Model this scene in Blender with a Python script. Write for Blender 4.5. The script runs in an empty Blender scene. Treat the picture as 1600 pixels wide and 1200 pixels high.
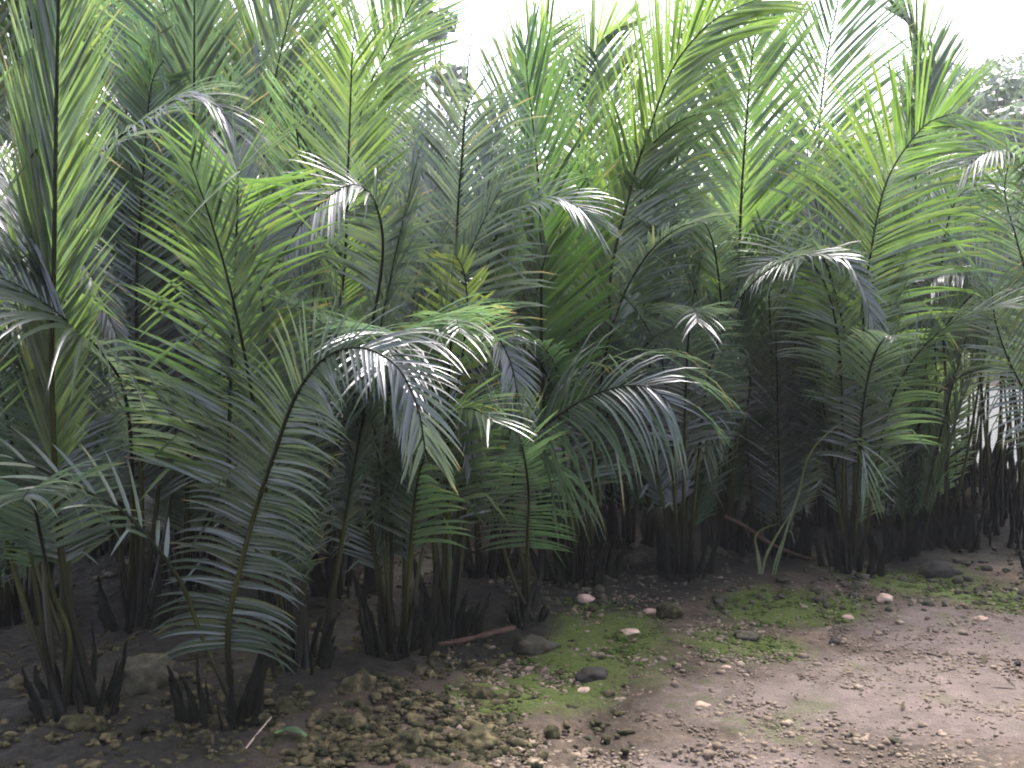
import bpy, math, random
import numpy as np
from mathutils import Vector, noise

SC = bpy.context.scene
R = math.radians
# ------------------------------------------------------------------ camera
F = 1600.0; CX = 800.0; CY = 600.0; HOR = 540.0; CAMH = 1.5
PITCH = math.atan((CY - HOR) / F)
cam = bpy.data.cameras.new('camera'); camo = bpy.data.objects.new('camera', cam)
SC.collection.objects.link(camo); SC.camera = camo
camo.location = (0, 0, CAMH); camo.rotation_euler = (math.pi/2 - PITCH, 0, 0)
cam.sensor_width = 36; cam.lens = 36.0; cam.clip_start = .05; cam.clip_end = 2000
cam.dof.use_dof = True; cam.dof.focus_distance = 6.0; cam.dof.aperture_fstop = 9
# ------------------------------------------------------------------ sky, sun, exposure
W = bpy.data.worlds.new('World'); SC.world = W; W.use_nodes = True
nt = W.node_tree; nt.nodes.clear()
sky = nt.nodes.new('ShaderNodeTexSky'); sky.sky_type = 'NISHITA'; sky.sun_disc = False
SUN_EL, SUN_ROT = R(62), R(20)
sky.sun_elevation = SUN_EL; sky.sun_rotation = SUN_ROT
sky.air_density = 1.0; sky.dust_density = 5.0; sky.ozone_density = 1.5
hsv = nt.nodes.new('ShaderNodeHueSaturation'); hsv.inputs['Saturation'].default_value = .62
bg = nt.nodes.new('ShaderNodeBackground'); bg.inputs['Strength'].default_value = .15
wo = nt.nodes.new('ShaderNodeOutputWorld')
tint = nt.nodes.new('ShaderNodeMix'); tint.data_type = 'RGBA'; tint.blend_type = 'MULTIPLY'; tint.inputs[0].default_value = 1; tint.inputs[7].default_value = (1.01, .965, 1.05, 1)
nt.links.new(sky.outputs[0], hsv.inputs['Color']); nt.links.new(hsv.outputs[0], tint.inputs[6]); nt.links.new(tint.outputs[2], bg.inputs['Color'])
nt.links.new(bg.outputs[0], wo.inputs['Surface'])
sl = bpy.data.lights.new('sun', 'SUN'); sl.energy = 1.5; sl.angle = R(14); sl.color = (1, .97, .93)
so = bpy.data.objects.new('sun', sl); SC.collection.objects.link(so)
sd = Vector((math.sin(SUN_ROT)*math.cos(SUN_EL), math.cos(SUN_ROT)*math.cos(SUN_EL), math.sin(SUN_EL)))
so.rotation_euler = sd.to_track_quat('Z', 'Y').to_euler(); so.location = sd * 60
SC.view_settings.view_transform = 'Standard'; SC.view_settings.look = 'None'
SC.view_settings.exposure = 2.35; SC.view_settings.gamma = 1
SC.cycles.max_bounces = 8; SC.cycles.transparent_max_bounces = 4
SC.cycles.diffuse_bounces = 4; SC.cycles.glossy_bounces = 3; SC.cycles.transmission_bounces = 4
SC.cycles.caustics_reflective = False; SC.cycles.caustics_refractive = False
SC.cycles.filter_width = 1.9

random.seed(7); rng = np.random.default_rng(11)
UPC = Vector((0, math.sin(PITCH), math.cos(PITCH))); FW = Vector((0, math.cos(PITCH), -math.sin(PITCH)))
def at(px, py, Y):
    d = Vector(((px-CX)/F, 0, 0)) + UPC*((CY-py)/F) + FW
    return Vector((0, 0, CAMH)) + d*(Y/d.y)
def sm(a, b, x):
    t = min(1, max(0, (x-a)/(b-a))); return t*t*(3-2*t)
def river(x, y):
    return sm(12.6, 14.2, y + .55*math.sin(x*.9))*sm(3.6, 5.0, x + .3*math.sin(y*.7))*(1-sm(40, 44, y))
def ground_z(x, y):
    z = .035*math.sin(x*1.3+.5)*math.sin(y*.9+1) + .02*math.sin(x*3.1+y*2.3)
    z -= .55*river(x, y)
    z += .8*sm(44, 52, y)
    return z
def gpt(px, py):
    d = Vector(((px-CX)/F, 0, 0)) + UPC*((CY-py)/F) + FW
    t = -CAMH/d.z
    p = Vector((0, 0, CAMH)) + d*t
    p.z = ground_z(p.x, p.y); return p

# ------------------------------------------------------------------ materials
def mat(name):
    m = bpy.data.materials.new(name); m.use_nodes = True; t = m.node_tree; t.nodes.clear()
    return m, t
def nd(t, typ, **kw):
    n = t.nodes.new(typ)
    for k, v in kw.items():
        if k in n.inputs: n.inputs[k].default_value = v
        else: setattr(n, k, v)
    return n
def ramp(t, fac, stops):
    r = t.nodes.new('ShaderNodeValToRGB'); t.links.new(fac, r.inputs[0])
    e = r.color_ramp.elements
    while len(e) < len(stops): e.new(.5)
    for i, (p, c) in enumerate(stops): e[i].position = p; e[i].color = (*c, 1)
    return r.outputs[0]
def mix(t, fac, a, b, mode='MIX'):
    n = t.nodes.new('ShaderNodeMix'); n.data_type = 'RGBA'; n.blend_type = mode
    for s, v in ((0, fac), (6, a), (7, b)):
        if hasattr(v, 'links'): t.links.new(v, n.inputs[s])
        else: n.inputs[s].default_value = v if not isinstance(v, tuple) else (*v, 1)
    return n.outputs[2]

def leaf_mat(name, trans=.5, rough=.30, tcol=(.30, .62, .07)):
    m, t = mat(name)
    out = nd(t, 'ShaderNodeOutputMaterial')
    oi = nd(t, 'ShaderNodeObjectInfo')
    at1 = nd(t, 'ShaderNodeAttribute', attribute_name='vary')     # per leaflet random
    at2 = nd(t, 'ShaderNodeAttribute', attribute_name='along')    # along a leaflet
    geo = nd(t, 'ShaderNodeNewGeometry')
    c = mix(t, 1.0, oi.outputs['Color'], ramp(t, at1.outputs['Fac'], [(0, (.72, .8, .78)), (.5, (1, 1, 1)), (.93, (1.15, 1.1, .98)), (1, (1.6, 1.3, .9))]), 'MULTIPLY')
    nz = nd(t, 'ShaderNodeTexNoise', Scale=14.0, Detail=3.0)
    tc = nd(t, 'ShaderNodeTexCoord'); t.links.new(tc.outputs['Object'], nz.inputs['Vector'])
    c = mix(t, 1.0, c, ramp(t, nz.outputs['Fac'], [(.3, (.8, .82, .85)), (.7, (1.15, 1.1, 1))]), 'MULTIPLY')
    tip = nd(t, 'ShaderNodeMath', operation='MULTIPLY'); t.links.new(at2.outputs['Fac'], tip.inputs[0]); t.links.new(at1.outputs['Fac'], tip.inputs[1])
    tipf = ramp(t, tip.outputs[0], [(.74, (0, 0, 0)), (.9, (1, 1, 1))])
    c = mix(t, tipf, c, (.16, .12, .05))
    p = nd(t, 'ShaderNodeBsdfPrincipled')
    t.links.new(c, p.inputs['Base Color'])
    rr = nd(t, 'ShaderNodeMapRange'); t.links.new(geo.outputs['Backfacing'], rr.inputs[0]); rr.inputs[3].default_value = rough; rr.inputs[4].default_value = .55
    t.links.new(rr.outputs[0], p.inputs['Roughness'])
    p.inputs['Specular IOR Level'].default_value = .9; p.inputs['Coat Weight'].default_value = 1; p.inputs['Coat Roughness'].default_value = .34; p.inputs['Coat IOR'].default_value = 1.65; p.inputs['Coat Tint'].default_value = (.94, .95, 1, 1)
    bmp = nd(t, 'ShaderNodeBump', Strength=.25, Distance=.004)
    n2 = nd(t, 'ShaderNodeTexNoise', Scale=60.0); t.links.new(tc.outputs['Object'], n2.inputs['Vector'])
    t.links.new(n2.outputs['Fac'], bmp.inputs['Height']); t.links.new(bmp.outputs[0], p.inputs['Normal'])
    tr = nd(t, 'ShaderNodeBsdfTranslucent')
    t.links.new(mix(t, 1.0, c, (2.55, 2.7, 2.0), 'MULTIPLY'), tr.inputs['Color'])
    ms = nd(t, 'ShaderNodeMixShader', Fac=trans)
    t.links.new(p.outputs[0], ms.inputs[1]); t.links.new(tr.outputs[0], ms.inputs[2]); t.links.new(ms.outputs[0], out.inputs[0])
    return m
LEAF = leaf_mat('palm_leaflet')
BROAD = leaf_mat('broad_leaf', .3, .5)

def simple(name, stops, scale=8, rough=.8, bump=.4, bd=.01, attr=None, stretch=None):
    m, t = mat(name); out = nd(t, 'ShaderNodeOutputMaterial')
    p = nd(t, 'ShaderNodeBsdfPrincipled', Roughness=rough); p.inputs['Specular IOR Level'].default_value = .15
    tc = nd(t, 'ShaderNodeTexCoord'); mp = nd(t, 'ShaderNodeMapping'); t.links.new(tc.outputs['Object'], mp.inputs[0])
    if stretch: mp.inputs['Scale'].default_value = stretch
    nz = nd(t, 'ShaderNodeTexNoise', Scale=scale, Detail=8.0, Roughness=.65); t.links.new(mp.outputs[0], nz.inputs['Vector'])
    c = ramp(t, nz.outputs['Fac'], stops)
    if attr:
        a = nd(t, 'ShaderNodeAttribute', attribute_name='along')
        c = mix(t, 1.0, c, ramp(t, a.outputs['Fac'], attr), 'MULTIPLY')
    t.links.new(c, p.inputs['Base Color'])
    b = nd(t, 'ShaderNodeBump', Strength=bump, Distance=bd); t.links.new(nz.outputs['Fac'], b.inputs['Height']); t.links.new(b.outputs[0], p.inputs['Normal'])
    t.links.new(p.outputs[0], out.inputs[0]); return m
MIDRIB = simple('palm_midrib', [(.3, (.5, .5, .5)), (.7, (1, 1, 1))], 5, .5, .3, .003,
    attr=[(0, (.006, .006, .003)), (.10, (.014, .013, .004)), (.26, (.05, .055, .010)), (.5, (.014, .019, .006)), (1, (.010, .016, .006))], stretch=(4, 4, 1))  # stalk foot and upper rib colours darkened to carry shade and backlighting
SHEATH = simple('old_sheath', [(.3, (.003, .004, .002)), (.6, (.010, .010, .005)), (.8, (.028, .022, .012))], 9, .85, .6, .01, stretch=(6, 6, 1))
SPEARM = simple('spear_leaf', [(.3, (.02, .035, .02)), (.7, (.05, .07, .03))], 6, .4, .2, .003, stretch=(6, 6, 1))
STONE = simple('stone_grey', [(.3, (.02, .022, .012)), (.55, (.055, .05, .034)), (.8, (.13, .11, .08))], 22, .9, .8, .01)
STONEP = simple('stone_pale', [(.3, (.22, .15, .105)), (.7, (.5, .37, .28))], 14, .85, .5, .006)
STONED = simple('stone_dark', [(.3, (.012, .012, .01)), (.7, (.05, .045, .035))], 14, .85, .5, .006)
RUBBLE = simple('rubble', [(.34, (.006, .008, .003)), (.5, (.034, .031, .014)), (.68, (.12, .098, .050))], 16, .95, .9, .01)
GRAVEL = simple('gravel', [(.3, (.06, .048, .034)), (.55, (.16, .125, .09)), (.8, (.34, .27, .19))], 9, .9, .5, .004)
BARKM = simple('bark', [(.3, (.03, .022, .015)), (.7, (.13, .10, .07))], 6, .9, .8, .01, stretch=(5, 5, 1))
STICKM = simple('stick_bark', [(.3, (.03, .02, .012)), (.7, (.09, .055, .036))], 12, .8, .5, .004)
TWIGM = simple('dry_twig', [(.3, (.18, .14, .10)), (.7, (.42, .34, .25))], 20, .8, .5, .003)
LITTER = simple('leaf_litter', [(.3, (.015, .016, .006)), (.6, (.05, .04, .02)), (.85, (.16, .12, .07))], 3, .8, .3, .003)

# ------------------------------------------------------------------ mesh helpers
def mk(name, V, Fc, m, parent=None, attrs=None, smooth=True, col=None):
    me = bpy.data.meshes.new(name)
    V = np.asarray(V, dtype=np.float32).reshape(-1, 3)
    if isinstance(Fc, np.ndarray):
        k = Fc.shape[1]; n = len(Fc)
        me.vertices.add(len(V)); me.vertices.foreach_set('co', V.ravel())
        me.loops.add(n*k); me.loops.foreach_set('vertex_index', Fc.astype(np.int32).ravel())
        me.polygons.add(n); me.polygons.foreach_set('loop_start', np.arange(0, n*k, k, dtype=np.int32))
        me.update(calc_edges=True)
    else:
        me.from_pydata([tuple(v) for v in V.tolist()], [], Fc)
    if smooth: me.polygons.foreach_set('use_smooth', [True]*len(me.polygons))
    for k, a in (attrs or {}).items():
        at_ = me.attributes.new(k, 'FLOAT', 'POINT'); at_.data.foreach_set('value', np.asarray(a, dtype=np.float32).ravel())
    me.materials.append(m)
    o = bpy.data.objects.new(name, me); SC.collection.objects.link(o)
    if parent: o.parent = parent
    if col: o.color = (*col, 1)
    return o
def tag(o, label=None, cat=None, group=None, kind=None):
    if label: o['label'] = label
    if cat: o['category'] = cat
    if group: o['group'] = group
    if kind: o['kind'] = kind
    return o
def empty(name, loc):
    o = bpy.data.objects.new(name, None); SC.collection.objects.link(o); o.location = loc; o.empty_display_size = .2
    return o
def catmull(P, n):
    P = [np.array(p, float) for p in P]
    P = [2*P[0]-P[1]] + P + [2*P[-1]-P[-2]]
    out, idx = [], []
    for i in range(1, len(P)-2):
        for k in range(12):
            t = k/12
            a, b, c, d = P[i-1], P[i], P[i+1], P[i+2]
            out.append(.5*((2*b)+(c-a)*t+(2*a-5*b+4*c-d)*t*t+(3*b-a-3*c+d)*t**3)); idx.append(i-1+t)
    out.append(P[-2]); idx.append(len(P)-3)
    out = np.array(out); s = np.r_[0, np.cumsum(np.linalg.norm(np.diff(out, axis=0), axis=1))]
    u = np.linspace(0, s[-1], n)
    C = np.stack([np.interp(u, s, out[:, k]) for k in range(3)], 1)
    return C, np.interp(u, s, idx), s[-1], (s, np.array(idx))
def unit(v): return v/np.maximum(np.linalg.norm(v, axis=-1, keepdims=True), 1e-9)
def tube(C, rad, k=7, flat=1.0):
    n = len(C); T = unit(np.gradient(C, axis=0)); ref = np.array([.13, -1, .05])
    A = unit(np.cross(T, ref)); B = np.cross(T, A)
    th = np.arange(k)/k*2*math.pi
    V = C[:, None, :] + rad[:, None, None]*(np.cos(th)[None, :, None]*A[:, None, :] + flat*np.sin(th)[None, :, None]*B[:, None, :])
    Fc = []
    for i in range(n-1):
        for j in range(k):
            a = i*k+j; b = i*k+(j+1) % k; Fc.append((a, b, b+k, a+k))
    return V.reshape(-1, 3), np.array(Fc), np.repeat(np.linspace(0, 1, n), k)

def leaflets(C, L0, u0, Lf, a0, a1, Nh0, Nh1, droop, lift, sp, w, sides=(1, 1), aside=(1, 1), prof=0, miss=.03, seg=6):
    """one mesh of all leaflets of a frond. C: dense curve, u0: start fraction of the leaf zone"""
    n = len(C); T = unit(np.gradient(C, axis=0))
    total = L0; zone = total*(1-u0); m = max(4, int(zone/sp))
    V, Q, VA, AL = [], [], [], []
    base = 0
    for side in (0, 1):
        if sides[side] <= 0: continue
        sg = 1 if side == 0 else -1
        u = (np.arange(m)+rng.uniform(-.22, .22, m)+.5*side)/m; u = np.clip(u, 0, 1)
        keep = rng.random(m) > miss
        f = (u0 + (1-u0)*u)*(n-1)
        i0 = np.clip(f.astype(int), 0, n-2); fr = (f-i0)[:, None]
        P = C[i0]*(1-fr) + C[i0+1]*fr; t = unit(T[i0]*(1-fr)+T[i0+1]*fr)
        N = unit(np.array(Nh0)[None]*(1-u[:, None]) + np.array(Nh1)[None]*u[:, None])
        S = unit(np.cross(t, N)); N = unit(np.cross(S, t))
        ang = np.radians(a0*(1-u)+a1*u)*aside[side] + rng.normal(0, .045, m)
        ln = Lf*sides[side]*(np.minimum(1, .55+u*2.2) if prof == 0 else np.ones(m))*(1-(.55 if prof == 0 else .35)*np.clip((u-.6)/.4, 0, 1)**1.5)*rng.uniform(.88, 1.06, m)
        lf = np.radians(lift + rng.normal(0, 5, m))
        d = np.cos(ang)[:, None]*t + np.sin(ang)[:, None]*(sg*np.cos(lf)[:, None]*S + np.sin(lf)[:, None]*N)
        dr = .85*droop*rng.uniform(.7, 1.35, m)*(1-.25*u)
        kink = rng.random(m) < .09
        rv = rng.random(m)
        tw = rng.normal(0, .18, m)
        ww = w*rng.uniform(.85, 1.1, m)*(1-.35*u)
        p = P.copy(); ring = []
        for s in range(seg+1):
            fs = s/seg
            wd = unit(t - np.sum(t*d, 1)[:, None]*d)          # width direction in the blade plane
            nn = unit(np.cross(wd, d))*sg                      # blade normal
            wd2 = wd*np.cos(tw)[:, None] + nn*np.sin(tw)[:, None]; nn = unit(np.cross(wd2, d))*sg
            wid = ww*(.35+ .65*min(1, fs*5))*(1-fs**2.2)**.8 + .0008
            a = p + wd2*wid[:, None]*.5 - nn*wid[:, None]*.16
            b = p - wd2*wid[:, None]*.5 - nn*wid[:, None]*.16
            ring.append(np.stack([a, p, b], 1))
            step = ln/seg
            g = dr*step*(.4+1.3*fs)
            g = np.where(kink & (s == seg//2), g+1.2, g)
            d = unit(d + np.array([0, 0, -1.0])[None]*g[:, None])
            p = p + d*step[:, None]
        Rg = np.stack(ring, 1)[keep]                             # m, seg+1, 3, 3
        mm = len(Rg)
        V.append(Rg.reshape(-1, 3))
        VA.append(np.repeat(rv[keep], (seg+1)*3)); AL.append(np.tile(np.repeat(np.linspace(0, 1, seg+1), 3), mm))
        q = []
        for s in range(seg):
            for c in range(2):
                a = s*3+c
                q.append((a, a+1, a+4, a+3) if side == 0 else (a, a+3, a+4, a+1))
        q = np.array(q); off = base + np.arange(mm)[:, None, None]*(seg+1)*3
        Q.append((q[None]+off).reshape(-1, 4)); base += mm*(seg+1)*3
    return np.concatenate(V), np.concatenate(Q), np.concatenate(VA), np.concatenate(AL)

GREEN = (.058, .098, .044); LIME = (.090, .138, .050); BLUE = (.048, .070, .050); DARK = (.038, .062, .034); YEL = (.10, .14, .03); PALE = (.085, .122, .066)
def make_frond(parent, C, length, u0, Lf, a=(60, 40), N=(0, -1, 0), N1=None, dr=1.0, lift=18, sp=.043, w=None, col=GREEN,
               sides=(1, 1), aside=(1, 1), rad=None, prof=0, miss=.06, label=None):
    w = w or max(.018, Lf*.062)
    V, Q, va, al = leaflets(C, length, u0, Lf, a[0], a[1], N, N1 or N, dr, lift, sp*.50, w*.80, sides, aside, prof, miss)
    jq = random.uniform(.88, 1.12); g_ = sum(col)/3; jit = [(c*.92+g_*.08)*jq*random.uniform(.97, 1.03) for c in col]
    fo = mk('frond', V, Q, LEAF, parent, {'vary': va, 'along': al}, col=jit)
    r0 = rad or .006+.0023*length
    n = len(C); tt = np.linspace(0, 1, n)
    Vt, Ft, at_ = tube(C, r0*(1-tt)**.8*(.9) + .0025 + .009*np.exp(-tt*16), 7)
    mk('midrib', Vt, Ft, MIDRIB, fo, {'along': at_})
    if label: fo['label'] = label
    return fo
def hero(parent, base, Z, pts, k0, Lpx, **kw):
    """base: world ground point; pts: (px, py, metres nearer(-)/farther(+) than the base)"""
    off = Vector((random.uniform(-.07, .07), random.uniform(-.05, .05), 0))
    P = [base + off] + [at(x, y, Z + d) for x, y, d in pts]
    P = [tuple(p - base) for p in P]
    C, idx, length, (s, ix) = catmull(P, 60)
    u0 = float(np.interp(k0, ix, s))/length
    return make_frond(parent, C, length, u0, Lpx*Z/F, **kw)
def bare(parent, base, Z, pts, rad, name, m):
    P = [base] + [at(x, y, Z+d) for x, y, d in pts]
    C, idx, length, _ = catmull([tuple(p-base) for p in P], 30)
    tt = np.linspace(0, 1, 30)
    V, Fc, al = tube(C, rad*(1-tt**3)+.002, 7)
    return mk(name, V, Fc, m, parent, {'along': al*.5+.1})

# old leaf bases: pointed dark sheaths round each clump
LB = []
for k in range(4):
    h = (.22, .34, .16, .27)[k]; n = 9; tt = np.linspace(0, 1, n)
    C = np.stack([.06*tt**1.3+.004*np.sin(tt*7+k), .008*np.sin(tt*5+k*2), h*tt-.05], 1)
    V, Fc, al = tube(C, (.024*(1-tt)**.55+.0015)*(1+.12*np.sin(tt*13+k)), 7, .5)
    V = V + rng.normal(0, .003, V.shape)
    o = mk('leaf_base', V, Fc, SHEATH); LB.append(o.data); bpy.data.objects.remove(o)
def leaf_bases(parent, n, spread=.16, sc=1.0):
    for i in range(int(n*1.3)):
        o = bpy.data.objects.new('leaf_base', random.choice(LB)); SC.collection.objects.link(o); o.parent = parent
        a = random.uniform(0, 2*math.pi); r = spread*math.sqrt(random.uniform(.1, 1))
        o.location = (r*math.cos(a), r*math.sin(a), 0); o.rotation_euler = (0, random.uniform(-.12, .16), a)
        s = random.uniform(.7, 1.5)*sc; o.scale = (s, s, s*random.uniform(.8, 1.25))

# prototype fronds in local space: rise, then arch towards +X
PROTO = []
def build_protos():
    specs = []
    for k in range(22):
        Hh = (1.6, 2.2, 2.6, 3.0, 3.4, 3.8, 4.1)[k % 7]*random.uniform(.92, 1.08)
        arch = (.03, .10, .22, .05, .38, .08, .75, .13)[k % 8]
        specs.append((Hh, arch))
    for k, (Hh, arch) in enumerate(specs):
        n = 60; s = np.linspace(0, 1, n)
        tilt = R(random.uniform(3, 11)) + arch*1.9*np.clip((s-.35)/.65, 0, 1)**1.7
        ds = Hh*1.08/n
        az = np.cumsum(rng.normal(0, .006, n))
        X = np.cumsum(np.sin(tilt)*np.cos(az))*ds; Y = np.cumsum(np.sin(tilt)*np.sin(az)+.01*math.sin(k))*ds; Zz = np.cumsum(np.cos(tilt))*ds - .03
        C = np.stack([X, Y, Zz], 1)
        tw = random.uniform(-.5, .5)
        Lf = random.uniform(.50, .68)*(Hh/3.2)**.5
        V, Q, va, al = leaflets(C, Hh*1.08, random.uniform(.15, .27), Lf, random.uniform(56, 68), random.uniform(20, 32), (-1, tw, .25), (-1, tw, .25),
                                random.uniform(.2, .7)+arch*1.5, random.uniform(6, 20), .021, Lf*.040)
        fo = mk('frond', V, Q, LEAF, None, {'vary': va, 'along': al})
        tt = np.linspace(0, 1, n); r0 = .009+.0026*Hh
        Vt, Ft, at_ = tube(C, r0*(1-tt)**.8*.8+.003+.012*np.exp(-tt*16), 6)
        mo = mk('midrib', Vt, Ft, MIDRIB, None, {'along': at_})
        PROTO.append((Hh, arch, fo.data, mo.data))
        bpy.data.objects.remove(fo); bpy.data.objects.remove(mo)
build_protos()
BACKAZ = [.5, 1.1, 1.6, 2.1, 2.7, .8, 2.4]
def add_random(parent, n, hmin, hmax, cols=(GREEN, BLUE, DARK), sc=1.0, az=None, spread=.1):
    pool = [p for p in PROTO if hmin <= p[0]*sc <= hmax] or PROTO
    for i in range(n):
        Hh, arch, fm, mm = random.choice(pool)
        fo = bpy.data.objects.new('frond', fm); SC.collection.objects.link(fo); fo.parent = parent
        a = (az[i % len(az)] if az else (i % 2-.5)*math.pi+random.gauss(0, .75))
        fo.rotation_euler = (random.uniform(-.05, .05), random.uniform(-.04, .10), a)
        fo.location = (spread*math.cos(a)*random.random(), spread*math.sin(a)*random.random(), 0)
        s = sc*random.uniform(.93, 1.07); fo.scale = (s, s, s)
        c = random.choice(cols); q = random.uniform(.85, 1.15); g_ = sum(c)/3; fo.color = (*[(v*.92+g_*.08)*q*random.uniform(.96, 1.04) for v in c], 1)
        mo = bpy.data.objects.new('midrib', mm); SC.collection.objects.link(mo); mo.parent = fo

def tall_frond(parent, h, az, u0, Lf=.5, col=DARK):
    n = 50; s = np.linspace(0, 1, n); tilt = R(random.uniform(2, 8)) + .5*np.clip((s-.5)/.5, 0, 1)**1.6
    X = np.cumsum(np.sin(tilt))*h/n; C = np.stack([X*math.cos(az)+.1*math.cos(az), X*math.sin(az)+.1*math.sin(az), np.cumsum(np.cos(tilt))*h/n-.03], 1)
    return make_frond(parent, C, h, u0, Lf, a=(60, 26), N=(-math.cos(az), -math.sin(az)-.4, .3), dr=.9, sp=.06, w=.03, col=col)
def arch_fronds(parent, n, h0, h1, cols=(BLUE, GREEN), spread=.8):
    for q in range(n):
        h = random.uniform(h0, h1); az = -math.pi/2 + random.uniform(-spread, spread)*1.3
        m = 50; s = np.linspace(0, 1, m); tilt = R(random.uniform(4, 12)) + random.uniform(1.1, 2.0)*np.clip((s-.4)/.6, 0, 1)**1.4
        X = np.cumsum(np.sin(tilt))*h*1.15/m + .05
        C = np.stack([X*math.cos(az), X*math.sin(az), np.cumsum(np.cos(tilt))*h*1.15/m-.03], 1)
        make_frond(parent, C, h*1.15, random.uniform(.3, .42), random.uniform(.3, .42), a=(64, 24), N=(0, -.5, 1), dr=random.uniform(1.4, 2.8), lift=10, sp=.055, w=.026, col=random.choice(cols), prof=1)
def palm(px, py, label, group, Z=None):
    b = gpt(px, py); e = empty('nipa_palm', b); tag(e, label, 'palm', group)
    return e, b, b.y
FRONT = 'nipa palms along the front of the thicket'
BACK = 'nipa palms deeper in the thicket'

# ------------------------------------------------------------------ the front palms
UPN = (0, -.7, 1); CAMN = (0, -1, .15)
e, b, Z = palm(350, 1130, 'nearest nipa palm at bottom left, its low frond arching over to the right', FRONT)
hero(e, b, Z, [(357,980,0),(380,870,0),(402,790,0),(432,700,-.05),(462,620,-.1),(505,562,-.2),(560,543,-.32),(618,570,-.42),(652,635,-.47),(664,700,-.47)], .75, 122,
     a=(84,30), N=(0,-1,.25), N1=(0,-.8,1), dr=3.3, lift=8, sp=.032, w=.024, col=(.05,.072,.048), prof=1)
hero(e, b, Z, [(352,960,.25),(357,800,.32),(358,680,.35),(362,560,.35),(368,420,.3),(371,310,.22),(372,268,.1),(377,268,-.08)], 2.2, 205,
     a=(66,48), N=CAMN, dr=.6, lift=8, sp=.052, w=.030, col=(.062,.112,.028), prof=1)
hero(e, b, Z, [(318,1000,0),(285,915,-.05),(240,850,-.1),(190,797,-.15),(130,765,-.2),(70,735,-.25),(-20,700,-.3)], 2.6, 120,
     a=(40,20), N=(.2,-.5,1), dr=1.6, sp=.14, w=.026, col=PALE, miss=.3, label='broken frond leaning left with most leaflets gone')
leaf_bases(e, 12, .15, .8)
e, b, Z = palm(118, 1120, 'nipa palm at the left edge, one long upright frond leaving the top', FRONT)
hero(e, b, Z, [(100,900,.0),(82,600,-.1),(85,420,-.15),(88,200,-.18),(92,0,-.2),(98,-220,-.2),(110,-400,-.3)], 1.55, 250,
     a=(17,12), N=(-.2,-1,.0), dr=.08, lift=4, sp=.024, w=.021, col=(.085,.135,.045), sides=(.75,1.15), aside=(2.2,1))
hero(e, b, Z, [(110,1000,0),(85,930,-.02),(66,850,-.08),(54,790,-.2),(46,768,-.36),(36,780,-.6)], 2.8, 165,
     a=(70,18), N=(0,-.2,1), dr=1.9, sp=.055, w=.034, col=(.06,.085,.065), prof=1)
hero(e, b, Z, [(60,800,.5),(35,560,.65),(58,400,.65),(100,292,.6),(165,232,.5),(232,182,.4),(290,150,.35),(335,162,.3),(368,205,.3)], 2.6, 135,
     a=(62,25), N=(-.3,-.45,1), dr=3.4, lift=10, sp=.034, w=.022, col=BLUE, prof=1)
hero(e, b, Z, [(50,850,.4),(40,600,.5),(62,400,.5),(90,330,.45),(118,385,.4),(152,450,.35),(186,535,.3)], 3.0, 70,
     a=(55,20), N=(.2,-.6,1), dr=3, sp=.04, w=.02, col=BLUE, prof=1)
hero(e, b, Z, [(40,950,.1),(0,800,.15),(-40,600,.2),(-20,500,.2),(20,490,.15),(70,530,.1),(105,600,.05)], 2.5, 110,
     a=(60,25), N=(-.1,-.5,1), dr=3, sp=.04, w=.022, col=PALE, prof=1)
add_random(e, 3, 1.5, 2.7, (DARK, GREEN), .7, az=[2.4, 2.0, 2.9])
leaf_bases(e, 12, .16, .9)

e, b, Z = palm(215, 985, 'nipa palm left of the bright feather frond, a white glinting frond bowed left', FRONT)
hero(e, b, Z, [(208,800,-.2),(198,630,-.8),(160,552,-1.2),(108,505,-1.4),(62,468,-1.45),(5,436,-1.5),(-60,425,-1.5)], 1.5, 225,
     a=(62,30), N=(.45,-.7,1), dr=1.7, lift=14, sp=.042, w=.03, col=BLUE, prof=1)
hero(e, b, Z, [(222,800,.1),(213,480,.2),(220,330,.2),(228,215,.2),(237,130,.15),(255,95,.0)], 1.3, 150,
     a=(64,42), N=CAMN, dr=1.1, sp=.05, w=.028, col=(.035,.075,.03))
hero(e, b, Z, [(270,760,.5),(300,420,.6),(312,280,.6),(296,160,.6),(266,42,.55),(236,-60,.5)], 2.0, 215,
     a=(48,24), N=(-.4,-1,.1), dr=.6, sp=.05, w=.034, col=(.035,.072,.03))
add_random(e, 4, 1.8, 3.2, (DARK, GREEN, BLUE), .85, az=[1.9, 2.3, 2.7, 1.5])
leaf_bases(e, 12, .17)

e, b, Z = palm(465, 1060, 'nipa palm right of the front one, two greenish stalks leaning right from a black stump', FRONT)
hero(e, b, Z, [(480,880,.05),(520,720,.1),(570,560,.2),(598,400,.2),(585,315,.1),(552,288,0),(508,312,-.1),(470,352,-.15),(442,396,-.2)], 3.6, 120,
     a=(65,35), N=(.1,-.8,1), dr=1.8, lift=8, sp=.034, w=.023, col=(.06,.09,.06), prof=1)
hero(e, b, Z, [(475,800,.3),(515,600,.5),(538,420,.6),(543,290,.6),(547,180,.6),(550,95,.55),(554,50,.5)], 2.3, 190,
     a=(58,30), N=CAMN, dr=.7, sp=.046, w=.027, col=(.075,.125,.03))
add_random(e, 4, 1.3, 2.4, (DARK, BLUE), .8, az=[1.2, 2.2, .2, 4.4])
leaf_bases(e, 13, .15, .9)

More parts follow.
